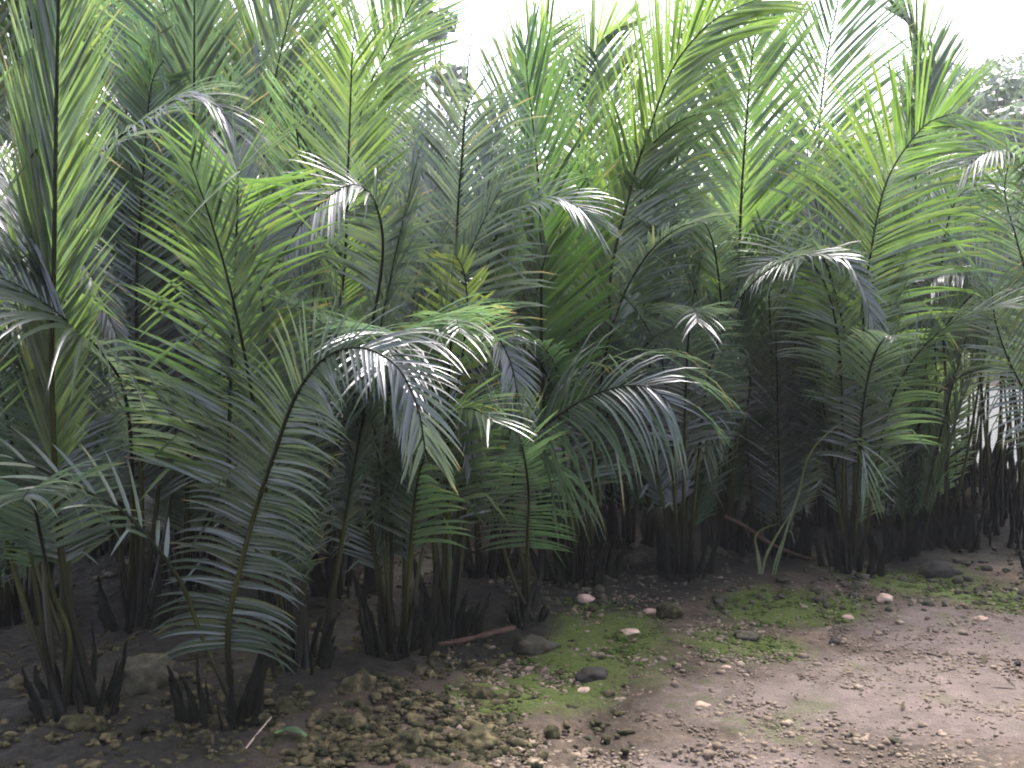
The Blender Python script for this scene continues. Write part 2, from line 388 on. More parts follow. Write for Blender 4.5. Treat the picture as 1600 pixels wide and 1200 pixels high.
e, b, Z = palm(620, 1022, 'nipa palm left of the fallen red stick, its silvery blue fronds fanning toward the viewer', FRONT)
hero(e, b, Z, [(612,850,0),(602,700,-.1),(610,600,-.2),(620,540,-.4),(620,520,-.65),(612,535,-.85),(604,570,-1.0)], 2.6, 190,
     a=(74,25), N=(0,-.5,1), dr=2.0, sp=.036, w=.026, col=(.045,.075,.05), prof=1)
hero(e, b, Z, [(645,850,.2),(690,600,.3),(710,430,.3),(716,320,.3),(722,245,.25),(728,175,.2),(742,145,.05)], 1.7, 185,
     a=(60,34), N=(.15,-1,.5), dr=1.7, lift=14, sp=.045, w=.028, col=(.046,.066,.050))
hero(e, b, Z, [(660,860,.3),(700,680,.2),(722,560,.1),(730,480,0),(725,425,-.05),(712,398,-.12)], 2.4, 118,
     a=(66,35), N=(.2,-1,.1), dr=.4, sp=.06, w=.036, col=YEL, sides=(.5,1), label='young yellow green frond with broad leaflets')
add_random(e, 4, 1.4, 2.6, (DARK, BLUE), .8, az=[3.3, 1.0, 2.2, .1])
arch_fronds(e, 2, 1.3, 1.7); leaf_bases(e, 16, .17, .95)

e, b, Z = palm(697, 988, 'nipa palm behind the fallen red stick with a tall dark spear leaf', FRONT)
bare(e, b, Z, [(706,700,.4),(717,400,.45),(726,170,.45),(738,35,.4)], .014, 'spear_leaf', SPEARM)
hero(e, b, Z, [(702,800,0),(716,610,0),(736,515,-.02),(768,515,-.1),(796,562,-.18),(808,612,-.22),(817,655,-.22)], 2.6, 66,
     a=(55,25), N=(0,-.6,1), dr=2.6, sp=.04, w=.022, col=BLUE, prof=1)
hero(e, b, Z, [(728,800,.1),(745,560,.2),(765,400,.2),(800,332,.1),(856,308,0),(900,322,-.1),(928,348,-.1)], 2.8, 105,
     a=(58,25), N=UPN, dr=3.0, sp=.04, w=.024, col=(.05,.08,.05), prof=1)
hero(e, b, Z, [(674,800,0),(664,600,0),(684,450,-.05),(710,440,-.1),(722,520,-.15),(730,620,-.2),(739,725,-.2)], 3.0, 66,
     a=(55,25), N=(.2,-.6,1), dr=2.6, sp=.042, w=.022, col=BLUE, prof=1)
add_random(e, 4, 1.5, 2.8, (DARK, GREEN, BLUE), .8, az=BACKAZ)
arch_fronds(e, 3, 1.5, 2.1); leaf_bases(e, 14, .17, .9)

e, b, Z = palm(820, 972, 'small nipa palm at the mud edge with a glinting frond sweeping over to the right', FRONT)
hero(e, b, Z, [(818,900,0),(803,810,-.05),(803,745,-.1),(820,692,-.15),(856,662,-.25),(905,628,-.35),(960,606,-.45),(1010,604,-.55),(1046,628,-.6)], 2.9, 190,
     a=(68,26), N=(-.05,-.9,.8), dr=4.2, lift=6, sp=.046, w=.025, col=(.042,.066,.044), prof=1)
hero(e, b, Z, [(824,900,0),(824,835,-.1),(826,770,-.2),(816,700,-.35),(796,660,-.5),(770,640,-.6)], 1.7, 84,
     a=(82,40), N=(0,-.8,.6), dr=1.4, sp=.034, w=.019, col=(.045,.08,.04), prof=1)
hero(e, b, Z, [(800,900,0),(770,800,0),(745,740,-.1),(735,700,-.2),(720,680,-.3)], 2.0, 80,
     a=(60,30), N=UPN, dr=2, sp=.045, w=.02, col=BLUE, prof=1)
leaf_bases(e, 7, .10, .8)

e, b, Z = palm(905, 908, 'nipa palm behind the sweeping frond, one frond dark green on a straight black midrib', FRONT)
hero(e, b, Z, [(868,800,-.2),(848,600,-.3),(846,420,-.3),(843,315,-.3),(836,220,-.3),(825,130,-.3),(820,70,-.3)], 1.7, 185,
     a=(62,16), N=(-.45,-1,0), dr=.35, lift=8, sp=.052, w=.038, col=(.048,.100,.022), sides=(1,.55))
hero(e, b, Z, [(850,700,.5),(795,420,.6),(795,280,.6),(810,168,.6),(828,100,.6),(862,38,.5)], 2.0, 165,
     a=(50,26), N=(.2,-1,.2), dr=.6, sp=.05, w=.034, col=LIME)
hero(e, b, Z, [(920,700,.2),(960,520,.2),(985,400,.2),(1000,320,.2),(1000,280,.1)], 1.6, 130,
     a=(60,34), N=CAMN, dr=1.4, sp=.05, w=.028, col=GREEN)
add_random(e, 5, 1.5, 2.3, (DARK, GREEN, BLUE), .9, az=BACKAZ)
arch_fronds(e, 4, 1.5, 2.4); leaf_bases(e, 22, .24, 1.0)

e, b, Z = palm(1065, 900, 'nipa palm whose tall frond bends over, top right of centre', FRONT)
hero(e, b, Z, [(1000,740,0),(952,480,0),(985,297,0),(1010,217,-.05),(1045,119,-.1),(1080,66,-.15),(1125,25,-.2),(1190,-4,-.3)], 1.7, 215,
     a=(42,22), N=(.45,-1,.35), dr=.9, lift=14, sp=.05, w=.038, col=(.085,.135,.03))
hero(e, b, Z, [(1052,700,.3),(1045,500,.4),(1050,380,.4),(1056,280,.4),(1066,150,.4),(1078,50,.3)], 1.9, 165,
     a=(44,22), N=(.5,-1,.3), dr=.9, sp=.05, w=.034, col=PALE)
hero(e, b, Z, [(1030,700,.1),(1008,500,.1),(1000,380,.1),(1012,300,.1),(1030,240,.05)], 2.0, 120,
     a=(58,30), N=CAMN, dr=1.5, sp=.05, w=.028, col=GREEN)
add_random(e, 5, 1.5, 2.3, (DARK, GREEN, BLUE), .9, az=BACKAZ)
arch_fronds(e, 3, 1.6, 2.5); leaf_bases(e, 16, .19, .95)

e, b, Z = palm(1135, 868, 'tall nipa palm right of centre, straight lime frond reaching the top edge', FRONT)
hero(e, b, Z, [(1142,700,-.2),(1150,520,-.3),(1155,400,-.3),(1160,280,-.3),(1173,112,-.3),(1187,0,-.3),(1194,-60,-.3)], 2.2, 235,
     a=(48,20), N=(-.15,-1,.1), dr=.35, lift=10, sp=.056, w=.042, col=(.078,.135,.026), sides=(.75,1))
hero(e, b, Z, [(1150,700,-.3),(1172,610,-.4),(1162,550,-.5),(1132,546,-.6),(1118,595,-.65),(1108,660,-.7),(1100,715,-.7)], 3.0, 70,
     a=(55,25), N=UPN, dr=2.4, sp=.06, w=.026, col=PALE, prof=1)
hero(e, b, Z, [(1150,700,.2),(1162,540,.2),(1186,470,.2),(1215,380,.15),(1240,300,.1),(1278,240,0),(1335,215,-.1)], 2.3, 150,
     a=(40,26), N=(1,-.5,.5), dr=1.0, lift=20, sp=.045, w=.036, col=(.12,.18,.03), sides=(1,.8))
add_random(e, 5, 1.5, 2.3, (DARK, GREEN, BLUE), .95, az=BACKAZ)
arch_fronds(e, 2, 1.7, 2.6); leaf_bases(e, 12, .18)

e, b, Z = palm(1330, 888, 'brown stalked nipa palm at the right with a wide lime frond', FRONT)
hero(e, b, Z, [(1345,700,.1),(1347,560,.0),(1353,450,.0),(1372,332,.0),(1390,273,.0),(1418,227,-.05),(1450,192,-.12),(1492,176,-.25)], 2.0, 225,
     a=(66,34), N=(.1,-1,.25), dr=1.0, lift=12, sp=.05, w=.036, col=(.08,.135,.028))
hero(e, b, Z, [(1318,780,0),(1316,645,0),(1311,540,-.05),(1295,460,-.1),(1268,410,-.17),(1238,400,-.25),(1205,408,-.3),(1172,430,-.35)], 2.0, 128,
     a=(60,30), N=CAMN, N1=(0,-.4,1), dr=1.5, lift=12, sp=.045, w=.026, col=GREEN)
hero(e, b, Z, [(1335,780,0),(1336,600,0),(1300,440,-.1),(1285,396,-.2),(1316,402,-.3),(1345,445,-.35),(1360,490,-.4),(1371,530,-.42)], 3.6, 52,
     a=(50,25), N=(.3,-.7,1), dr=2.2, sp=.045, w=.036, col=(.06,.09,.06), prof=1)
hero(e, b, Z, [(1312,800,-.05),(1305,740,-.08),(1318,700,-.15),(1340,690,-.25),(1352,720,-.3),(1356,770,-.3)], 2.6, 80,
     a=(30,15), N=UPN, dr=3, sp=.12, w=.02, col=LIME, prof=1)
add_random(e, 6, 1.6, 2.9, (DARK, GREEN), .9, az=BACKAZ)
arch_fronds(e, 2, 1.5, 2.0); leaf_bases(e, 18, .2, .9)

e, b, Z = palm(1480, 852, 'nipa palm before the bright water gap, thin dark stalks and glinting tips', FRONT)
hero(e, b, Z, [(1440,760,0),(1425,610,-.1),(1482,505,-.15),(1540,440,-.2),(1600,386,-.25),(1660,360,-.3)], 2.8, 90,
     a=(60,30), N=UPN, dr=2.6, sp=.05, w=.03, col=(.06,.09,.05), prof=1)
hero(e, b, Z, [(1482,700,0),(1476,560,.1),(1470,440,.1),(1480,350,.05),(1505,300,0),(1545,292,-.1),(1580,335,-.15)], 2.4, 110,
     a=(66,30), N=UPN, dr=1.9, sp=.05, w=.03, col=(.055,.09,.045), prof=1)
hero(e, b, Z, [(1500,760,0),(1530,600,0),(1545,500,0),(1520,440,-.1),(1485,425,-.2),(1455,440,-.3)], 2.8, 95,
     a=(60,30), N=UPN, dr=2.0, sp=.042, w=.026, col=(.055,.085,.055), prof=1)
for q in range(5): tall_frond(e, random.uniform(2.2, 3.0), random.uniform(.3, 2.8), .62)
leaf_bases(e, 20, .24, 1.0)

e, b, Z = palm(1650, 900, 'nipa palm cut by the right edge, comb like fronds crossing the water gap', FRONT)
hero(e, b, Z, [(1640,760,0),(1625,620,0),(1615,480,0),(1590,380,0),(1570,300,0),(1580,240,-.05)], 2.0, 120,
     a=(64,36), N=CAMN, dr=1.4, sp=.05, w=.026, col=GREEN)
hero(e, b, Z, [(1650,780,0),(1640,700,0),(1605,620,-.05),(1575,560,-.1),(1555,500,-.15),(1550,450,-.2)], 1.8, 110,
     a=(70,36), N=CAMN, dr=1.2, sp=.05, w=.022, col=DARK)
hero(e, b, Z, [(1640,700,.1),(1630,500,.1),(1620,330,.1),(1590,250,0),(1550,235,-.1),(1510,260,-.15)], 2.8, 110,
     a=(60,30), N=UPN, dr=2.0, sp=.045, w=.028, col=PALE, prof=1)
for q in range(4): tall_frond(e, random.uniform(2.2, 3.0), random.uniform(0, 6), .6)
leaf_bases(e, 12, .2)

# ------------------------------------------------------------------ second row, tall fronds against the sky
e, b, Z = palm(415, 872, 'tall nipa palm behind the feather frond, black midrib slanting right', BACK)
hero(e, b, Z, [(414,600,0),(412,240,0),(420,175,0),(437,90,0),(458,0,0),(478,-90,0)], 1.4, 235, a=(48,20), N=CAMN, dr=.4, sp=.055, w=.04, col=(.075,.12,.03))
add_random(e, 7, 2.4, 4.4, (DARK, GREEN), 1.0, az=BACKAZ); arch_fronds(e, 3, 2.2, 3.2, (GREEN, PALE)); leaf_bases(e, 14, .2, 1.1)
e, b, Z = palm(572, 852, 'nipa palm left of the spear leaf, topmost frond leaning right against sky', BACK)
hero(e, b, Z, [(570,500,0),(560,220,0),(580,130,0),(600,91,0),(639,14,0),(668,-50,0)], 1.7, 165, a=(56,22), N=(.1,-1,.1), dr=.5, sp=.05, w=.036, col=(.07,.115,.035))
add_random(e, 7, 1.7, 2.9, (DARK, GREEN), 1.0, az=BACKAZ); arch_fronds(e, 3, 2.2, 3.2, (GREEN, PALE)); leaf_bases(e, 14, .2, 1.1)
e, b, Z = palm(900, 855, 'nipa palm whose light green frond tips make the low notch in the skyline at centre', BACK)
hero(e, b, Z, [(900,500,0),(905,230,0),(915,130,0),(935,70,0),(965,45,-.1)], 1.6, 150, a=(50,14), N=(0,-1,.1), dr=.4, sp=.055, w=.038, col=LIME)
hero(e, b, Z, [(930,500,.1),(950,300,.1),(960,200,.1),(950,110,.05),(985,95,-.1)], 1.6, 140, a=(60,30), N=UPN, dr=1.6, sp=.05, w=.034, col=BLUE)
add_random(e, 7, 1.7, 2.8, (DARK, GREEN, BLUE), 1.0, az=BACKAZ); arch_fronds(e, 3, 2.2, 3.2, (GREEN, PALE)); leaf_bases(e, 14, .2, 1.1)
e, b, Z = palm(1288, 828, 'tall nipa palm whose frond speckled with sky gaps stands above the lime frond', BACK)
hero(e, b, Z, [(1285,500,0),(1280,280,0),(1281,189,0),(1292,91,0),(1309,0,0),(1318,-80,0)], 1.6, 195, a=(50,22), N=(-.1,-1,.1), dr=.6, sp=.06, w=.036, col=(.055,.10,.028))
hero(e, b, Z, [(1262,500,0),(1270,320,-.1),(1262,240,-.15),(1250,200,-.3),(1240,195,-.45)], 1.8, 90, a=(60,30), N=(0,-.8,.7), dr=.6, sp=.05, w=.03, col=(.05,.08,.06))
add_random(e, 7, 1.7, 2.8, (DARK, GREEN, BLUE), 1.0, az=BACKAZ); arch_fronds(e, 3, 2.2, 3.2, (GREEN, PALE)); leaf_bases(e, 14, .2, 1.1)
e, b, Z = palm(1415, 812, 'nipa palm before the hill, a narrow folded frond beside a black spear', BACK)
bare(e, b, Z, [(1365,500,0),(1357,210,0),(1360,84,0)], .016, 'spear_leaf', SPEARM)
hero(e, b, Z, [(1440,500,0),(1428,230,0),(1434,150,0),(1438,90,0),(1425,45,-.1),(1398,18,-.25)], 1.7, 130, a=(24,14), N=(.3,-1,.2), dr=.3, sp=.045, w=.036, col=LIME)
hero(e, b, Z, [(1450,500,0),(1452,260,0),(1455,160,0),(1462,100,0)], 1.8, 130, a=(34,20), N=(0,-1,.2), dr=.7, sp=.05, w=.034, col=PALE)
add_random(e, 6, 1.7, 2.8, (DARK, GREEN, BLUE), 1.0, az=BACKAZ); leaf_bases(e, 12, .2, 1.1)
e, b, Z = palm(165, 868, 'nipa palm with pale bright leaflets in the top left corner', BACK)
hero(e, b, Z, [(150,600,0),(130,300,0),(135,180,0),(150,80,0),(180,-10,0)], 1.5, 190, a=(46,22), N=(.2,-1,.2), dr=.8, sp=.055, w=.034, col=LIME)
hero(e, b, Z, [(170,600,0),(190,350,0),(195,200,0),(190,110,-.1),(170,60,-.25)], 1.6, 170, a=(50,25), N=UPN, dr=2.0, sp=.05, w=.032, col=PALE)
add_random(e, 8, 2.8, 4.6, (LIME, GREEN, PALE), 1.05, az=BACKAZ); leaf_bases(e, 12, .2, 1.1)

# (pixel x of the clump, metres away, fronds, min height, max height, label)
fill = [
 (20, 5.6, 5, 1.9, 3.0, 'nipa palm crowding the left edge behind the frond fan'),
 (290, 6.2, 8, 2.0, 3.4, 'nipa palm half hidden behind the bright feather frond'),
 (525, 6.3, 8, 1.8, 3.1, 'nipa palm in the gap between the front arching frond and the tall one behind'),
 (760, 6.6, 8, 1.2, 2.2, 'nipa palm standing under the dark spear leaf, dim bluish fronds'),
 (985, 7.5, 8, 1.2, 2.2, 'nipa palm in the shade left of the bending tall frond'),
 (1215, 7.4, 8, 1.2, 2.2, 'nipa palm in deep shade beyond the fallen branch'),
 (1400, 7.4, 7, 1.0, 1.9, 'nipa palm between the lime frond and the water gap'),
 (80, 7.6, 9, 3.2, 5.0, 'tall pale nipa palm deep at the far left behind the long upright frond'),
 (300, 8.4, 9, 3.2, 5.0, 'tall nipa palm behind the dark fronds at upper left'),
 (480, 8.8, 9, 2.8, 4.4, 'nipa palm behind the black slanting midrib at upper left'),
 (665, 8.6, 9, 1.6, 2.9, 'nipa palm showing behind the yellow green young frond'),
 (760, 9.6, 9, 1.8, 2.9, 'nipa palm left of the low notch in the skyline'),
 (860, 9.2, 9, 1.6, 2.9, 'nipa palm directly behind the straight dark midrib frond'),
 (1010, 9.4, 9, 1.8, 2.9, 'nipa palm behind the bending tall frond'),
 (1110, 8.9, 9, 1.6, 2.9, 'nipa palm with greyish fronds between the two tallest lime fronds'),
 (1215, 9.6, 9, 1.6, 2.9, 'nipa palm with feathery grey fronds right of the tallest lime frond'),
 (1340, 9.2, 8, 1.4, 2.5, 'nipa palm beneath the sky speckled frond'),
 (1425, 10.4, 7, 1.6, 2.5, 'nipa palm at the left rim of the water gap'),
 (190, 10.5, 9, 3.4, 5.2, 'farthest tall nipa palm at the left, pale against the sky'),
 (400, 10.8, 9, 3.2, 5.0, 'farthest nipa palm behind the upper left fronds'),
 (600, 11.0, 9, 2.8, 4.2, 'farthest nipa palm left of the spear leaf'),
 (800, 11.5, 9, 2.2, 3.4, 'farthest nipa palm in the middle of the thicket'),
 (950, 11.2, 9, 2.2, 3.4, 'farthest nipa palm under the notch in the skyline'),
 (1120, 11.6, 9, 2.2, 3.4, 'farthest nipa palm behind the two tallest lime fronds'),
 (1260, 11.4, 9, 2.0, 3.2, 'farthest nipa palm below the sky speckled frond'),
 (1390, 11.8, 8, 1.8, 2.9, 'farthest nipa palm left of the wooded hill'),
 (700, 12.4, 10, 2.0, 3.6, 'nipa palm at the very back of the thicket, behind the spear leaf'),
 (880, 12.8, 10, 2.0, 3.6, 'nipa palm at the very back, just left of centre right notch'),
 (1040, 12.6, 10, 2.0, 3.6, 'nipa palm at the very back behind the bending frond'),
 (1190, 12.8, 10, 2.0, 3.6, 'nipa palm at the very back beyond the tallest lime frond'),
 (1330, 12.6, 9, 1.8, 3.4, 'nipa palm at the very back beyond the brown stalked palm'),
 (510, 12.6, 10, 2.4, 4.2, 'nipa palm at the very back, left of the leaning topmost frond'),
 (300, 12.4, 10, 2.6, 4.6, 'nipa palm at the very back behind the feather frond'),
 (100, 12.6, 10, 2.6, 4.6, 'nipa palm at the very back behind the left edge frond'),
 (1450, 8.6, 4, 1.2, 1.9, 'low nipa palm in the shade left of the water gap'),
 (1800, 8.6, 8, 1.8, 2.9, 'nipa palm just outside the right edge'),
]
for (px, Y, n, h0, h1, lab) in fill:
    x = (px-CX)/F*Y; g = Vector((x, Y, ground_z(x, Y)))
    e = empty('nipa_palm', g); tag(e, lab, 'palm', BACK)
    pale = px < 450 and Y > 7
    add_random(e, n, h0, h1, (LIME, PALE, PALE, GREEN) if (pale or Y > 8.3) else (DARK, GREEN, BLUE), 1.0 if h1 < 4.5 else 1.12, spread=.18)  # rear palms get paler leaf colours, painting in distance haze
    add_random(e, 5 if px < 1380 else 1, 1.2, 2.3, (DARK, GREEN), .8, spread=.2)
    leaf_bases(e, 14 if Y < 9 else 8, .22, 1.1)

for (x, y, lab) in ((-2.5, 1.2, 'nipa palm left of the viewer, outside the frame'),
                    (-2.0, -.8, 'nipa palm behind the viewer on the left')):
    e = empty('nipa_palm', (x, y, ground_z(x, y))); tag(e, lab, 'palm', BACK)
    add_random(e, 10, 2.4, 4.4, (DARK, GREEN), 1.0, az=[1.8, 2.4, 3.1, 3.9, 4.6], spread=.2); leaf_bases(e, 8, .2)
for (px, Y, n, lab) in ((1500, 10.2, 4, 'thin stalked nipa palm in the left half of the bright water gap'), (1575, 8.3, 3, 'thin stalked nipa palm in the right half of the bright water gap'), (1540, 9.0, 4, 'low nipa palm with black stumps between the dark clod and the water'),
                        (1600, 11.6, 3, 'low nipa palm at the water edge, far right'), (1440, 12.4, 5, 'low nipa palm at the water edge, left of the bright gap'),
                        (1620, 9.6, 4, 'low nipa palm at the far right above the crumbly mound')):
    x = (px-CX)/F*Y; e = empty('nipa_palm', (x, Y, ground_z(x, Y))); tag(e, lab, 'palm', BACK)
    for q in range(n+2): tall_frond(e, random.uniform(2.5, 3.4), random.uniform(0, 6.3), random.uniform(.42, .56))
    leaf_bases(e, 55, .9, 1.3)
# ------------------------------------------------------------------ ground
def axis(lo, hi, fine, far_lo, far_hi):
    a = list(np.arange(lo, hi, fine)); s = fine; x = a[-1]
    while x < far_hi: s *= 1.22; x += s; a.append(x)
    s = fine; x = lo; pre = []
    while x > far_lo: s *= 1.22; x -= s; pre.append(x)
    return np.array(pre[::-1] + a)
gx = axis(-3.2, 5.4, .03, -900, 900); gy = axis(2.6, 9.5, .03, -60, 1500)
def fbm(x, y, sc, oc=4):
    return noise.fractal((x*sc, y*sc, 3.3), 1.0, 2.0, oc)
V = []; moss = []; pale = []; shade_mud = []
def shade_mud_at(x, y):
    if x < -.4: return max(sm(0, 1, (-.4-x)*1.3)*.8, palm_shade_mud(x, y))  # left foreground darkened in colour to stand in for shade
    return palm_shade_mud(x, y)
def palm_shade_mud(x, y):
    # black mud strip where the palms stand, with canopy shade painted in
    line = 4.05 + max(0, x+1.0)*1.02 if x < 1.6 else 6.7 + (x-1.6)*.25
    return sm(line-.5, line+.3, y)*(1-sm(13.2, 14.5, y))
mosspx = [(950,985,120,55),(860,1045,110,45),(770,1085,80,35),(1240,945,140,28),(1440,905,170,35),(1150,1000,120,30),(1560,930,120,35)]
mossw = []
for (mx, my, rx, ry) in mosspx:
    c = gpt(mx, my); mossw.append((c.x, c.y, rx/F*c.y, abs(gpt(mx, my-ry).y-c.y)))
pc = [gpt(1250, 1090), gpt(1500, 1080), gpt(1130, 1180), gpt(1560, 1000)]
palew = [(pc[0].x, pc[0].y, .65, .35), (pc[1].x, pc[1].y, .95, .8), (pc[2].x, pc[2].y, .5, .3), (pc[3].x, pc[3].y, .8, .7)]
for y in gy:
    for x in gx:
        near = 1 if (-9 < x < 12 and 2 < y < 13.5) else 0
        z = ground_z(x, y); mo = pa = 0
        if near:
            f1 = fbm(x, y, 1.5); f2 = fbm(x+9, y, 7)
            for (cx, cy, rx, ry) in mossw:
                mo = max(mo, 1.25-math.hypot((x-cx)/rx, (y-cy)/ry))
            mo = mo + f1*.5 + f2*.25
            for (cx, cy, rx, ry) in palew:
                pa = max(pa, 1.3-math.hypot((x-cx)/rx, (y-cy)/ry))
            pa = pa + f1*.3
            dirt = 1-sm(.1, 1.3, x+.25*(y-3.6))
            rough = 1-.75*max(0, min(1, pa))
            z += rough*(.014*f2 + .008*fbm(x, y+5, 20, 3)) + dirt*(.03*f1 + .02*f2)
            z += .05*math.exp(-((x+.2)**2/.5+(y-4.3)**2/.1))*0
        dk = shade_mud_at(x, y); shade_mud.append(dk if near else -1); V.append((x, y, z)); moss.append(max(-.8, min(1, mo-.5*dk)) if near else -1); pale.append(max(-.6, min(1, pa-.7*dk)) if near else -1)
nx, ny = len(gx), len(gy)
ii = np.arange(nx*ny).reshape(ny, nx)
Fc = np.stack([ii[:-1, :-1], ii[:-1, 1:], ii[1:, 1:], ii[1:, :-1]], -1).reshape(-1, 4)
gm, t = mat('muddy_ground')
out = nd(t, 'ShaderNodeOutputMaterial'); p = nd(t, 'ShaderNodeBsdfPrincipled', Roughness=.85); p.inputs['Specular IOR Level'].default_value = .2
tc = nd(t, 'ShaderNodeTexCoord')
def N_(sc, det=8, ro=.6):
    n = nd(t, 'ShaderNodeTexNoise', Scale=sc, Detail=float(det), Roughness=ro); t.links.new(tc.outputs['Object'], n.inputs['Vector']); return n.outputs['Fac']
base = ramp(t, N_(3.5), [(.3, (.026, .021, .013)), (.5, (.060, .046, .032)), (.7, (.112, .087, .064))])
base = mix(t, .85, base, ramp(t, N_(45, 6, .7), [(.3, (.45, .42, .4)), (.5, (.95, .93, .9)), (.72, (1.7, 1.6, 1.5))]), 'MULTIPLY')
grain = ramp(t, N_(120, 6, .8), [(.32, (.5, .5, .48)), (.5, (1, 1, 1)), (.68, (1.6, 1.55, 1.45))])
pl = ramp(t, N_(6, 10, .75), [(.3, (.080, .063, .052)), (.7, (.175, .138, .118))])
ap = nd(t, 'ShaderNodeAttribute', attribute_name='pale'); am = nd(t, 'ShaderNodeAttribute', attribute_name='moss')
def soft(a, nzs, lo, hi):
    m1 = nd(t, 'ShaderNodeMath', operation='ADD'); t.links.new(a, m1.inputs[0])
    m2 = nd(t, 'ShaderNodeMath', operation='MULTIPLY_ADD'); t.links.new(N_(nzs, 8, .7), m2.inputs[0]); m2.inputs[1].default_value = .9; m2.inputs[2].default_value = -.45
    t.links.new(m2.outputs[0], m1.inputs[1]); return ramp(t, m1.outputs[0], [(lo, (0, 0, 0)), (hi, (1, 1, 1))])
sx = nd(t, 'ShaderNodeAttribute', attribute_name='shade_mud')
base = mix(t, soft(sx.outputs['Fac'], 7, .25, .8), base, ramp(t, N_(20), [(.3, (.006, .007, .004)), (.7, (.030, .027, .019))]))  # dark mud colour that also holds painted shade
base = mix(t, soft(ap.outputs['Fac'], 12, .2, .75), base, pl)
ms_ = ramp(t, N_(60, 5, .7), [(.3, (.030, .042, .009)), (.7, (.085, .115, .022))])
base = mix(t, soft(am.outputs['Fac'], 18, .22, .8), base, ms_)
base = mix(t, .8, base, grain, 'MULTIPLY')
t.links.new(base, p.inputs['Base Color'])
b1 = nd(t, 'ShaderNodeBump', Strength=1.0, Distance=.02); t.links.new(N_(38, 10, .75), b1.inputs['Height']); t.links.new(b1.outputs[0], p.inputs['Normal'])
t.links.new(p.outputs[0], out.inputs[0])
tag(mk('ground', V, Fc, gm, None, {'moss': moss, 'pale': pale, 'shade_mud': shade_mud}), kind='structure')

# river
wm, t = mat('river_water'); out = nd(t, 'ShaderNodeOutputMaterial')
p = nd(t, 'ShaderNodeBsdfPrincipled', Roughness=.32); p.inputs['Base Color'].default_value = (.10, .11, .09, 1); p.inputs['IOR'].default_value = 1.33
p.inputs['Specular IOR Level'].default_value = 1.0
tc = nd(t, 'ShaderNodeTexCoord'); wv = nd(t, 'ShaderNodeTexNoise', Scale=7.0, Detail=5.0); t.links.new(tc.outputs['Object'], wv.inputs['Vector'])
bb = nd(t, 'ShaderNodeBump', Strength=1.0, Distance=.6); t.links.new(wv.outputs['Fac'], bb.inputs['Height']); t.links.new(bb.outputs[0], p.inputs['Normal'])
t.links.new(p.outputs[0], out.inputs[0])
WZ = -.16
tag(mk('river', [(2.5, 12, WZ), (120, 12, WZ), (120, 47, WZ), (2.5, 47, WZ)], np.array([[0, 1, 2, 3]]), wm, smooth=False), kind='structure')

# hill at the far right, low ridge elsewhere
hx = np.linspace(-60, 95, 80); hy = np.linspace(52, 130, 30); V = []
def hill_h(x, y):
    r = sm(8, 34, x)
    top = 4.0 + 17*r + 2.0*math.sin(x*.17+1)
    return top*sm(50, 86, y)*(1-.5*sm(100, 130, y)) - .6 + .8*noise.noise((x*.2, y*.2, 0))
for y in hy:
    for x in hx: V.append((x, y, hill_h(x, y)))
ii = np.arange(len(V)).reshape(30, 80)
Fc = np.stack([ii[:-1, :-1], ii[:-1, 1:], ii[1:, 1:], ii[1:, :-1]], -1).reshape(-1, 4)
HILLM = simple('hill_soil', [(.3, (.06, .07, .03)), (.7, (.14, .15, .07))], .6, .95)
tag(mk('hill', V, Fc, HILLM), kind='structure')

# ------------------------------------------------------------------ broadleaf trees
def leaf_cloud(blobs, n, size, flat=.7):
    """blobs: (x,y,z,r); returns quads of leaf clumps spread through the volume"""
    bl = np.array(blobs); wts = bl[:, 3]**2; wts /= wts.sum()
    k = rng.choice(len(bl), n, p=wts); c = bl[k, :3]; r = bl[k, 3:4]
    d = unit(rng.normal(size=(n, 3))); rr = rng.uniform(.45, 1.0, (n, 1))**.6
    P = c + d*r*rr*np.array([1, 1, flat])
    nrm = unit(d + rng.normal(0, .7, (n, 3)) + np.array([0, 0, .4])); a = unit(np.cross(nrm, rng.normal(size=(n, 3)))); bq = np.cross(nrm, a)
    s = size*rng.uniform(.5, 1.3, (n, 1))
    V = np.stack([P-a*s, P-bq*s*.45+nrm*s*.1, P+a*s, P+bq*s*.45+nrm*s*.1], 1).reshape(-1, 3)
    return V, np.arange(4*n).reshape(-1, 4), np.repeat(rng.random(n), 4), np.zeros(4*n)
def tree(loc, H, cr, label, n=5000, size=.22, col=(.05, .085, .03), nb=11, group=None, trunk_h=.45):
    e = empty('broadleaf_tree', loc); tag(e, label, 'tree', group)
    blobs = []
    V, Fq, off = [], [], 0
    def limb(a, b, r0, r1):
        nonlocal off
        mid = (np.array(a)+np.array(b))/2 + rng.normal(0, .06*H*.3, 3)
        C, _, _, _ = catmull([a, mid, b], 9)
        v, f, _a = tube(C, np.linspace(r0, r1, 9), 7); V.append(v); Fq.append(f+off); off += len(v)
    th = H*trunk_h; r = H*.012
    limb((0, 0, -.5), (rng.normal(0, .1), rng.normal(0, .1), th), r*1.3, r*.8)
    for i in range(nb):
        a = i*2.4; rad = cr*math.sqrt((i+.5)/nb)*.72; z = th + (H-th)*(.25+.62*(1-(rad/cr)**2)*random.uniform(.6, 1.15))
        c = (rad*math.cos(a), rad*math.sin(a), z); blobs.append((*c, cr*random.uniform(.28, .46)))
        limb((0, 0, th*.95), c, r*.55, r*.12)
    mk('trunk', np.concatenate(V), np.concatenate(Fq), BARKM, e)
    v, f, va, al = leaf_cloud(blobs, n, size)
    mk('crown', v, f, BROAD, e, {'vary': va, 'along': al}, smooth=False, col=col)
def on(px, y): return (px-CX)/F*y
x = on(1530, 92); tree((x, 92, hill_h(x, 92)-.2), 4.6, 2.2, 'small round tree standing alone on the ridge of the hill', 2500, .16, (.05, .075, .045), 7, trunk_h=.25)
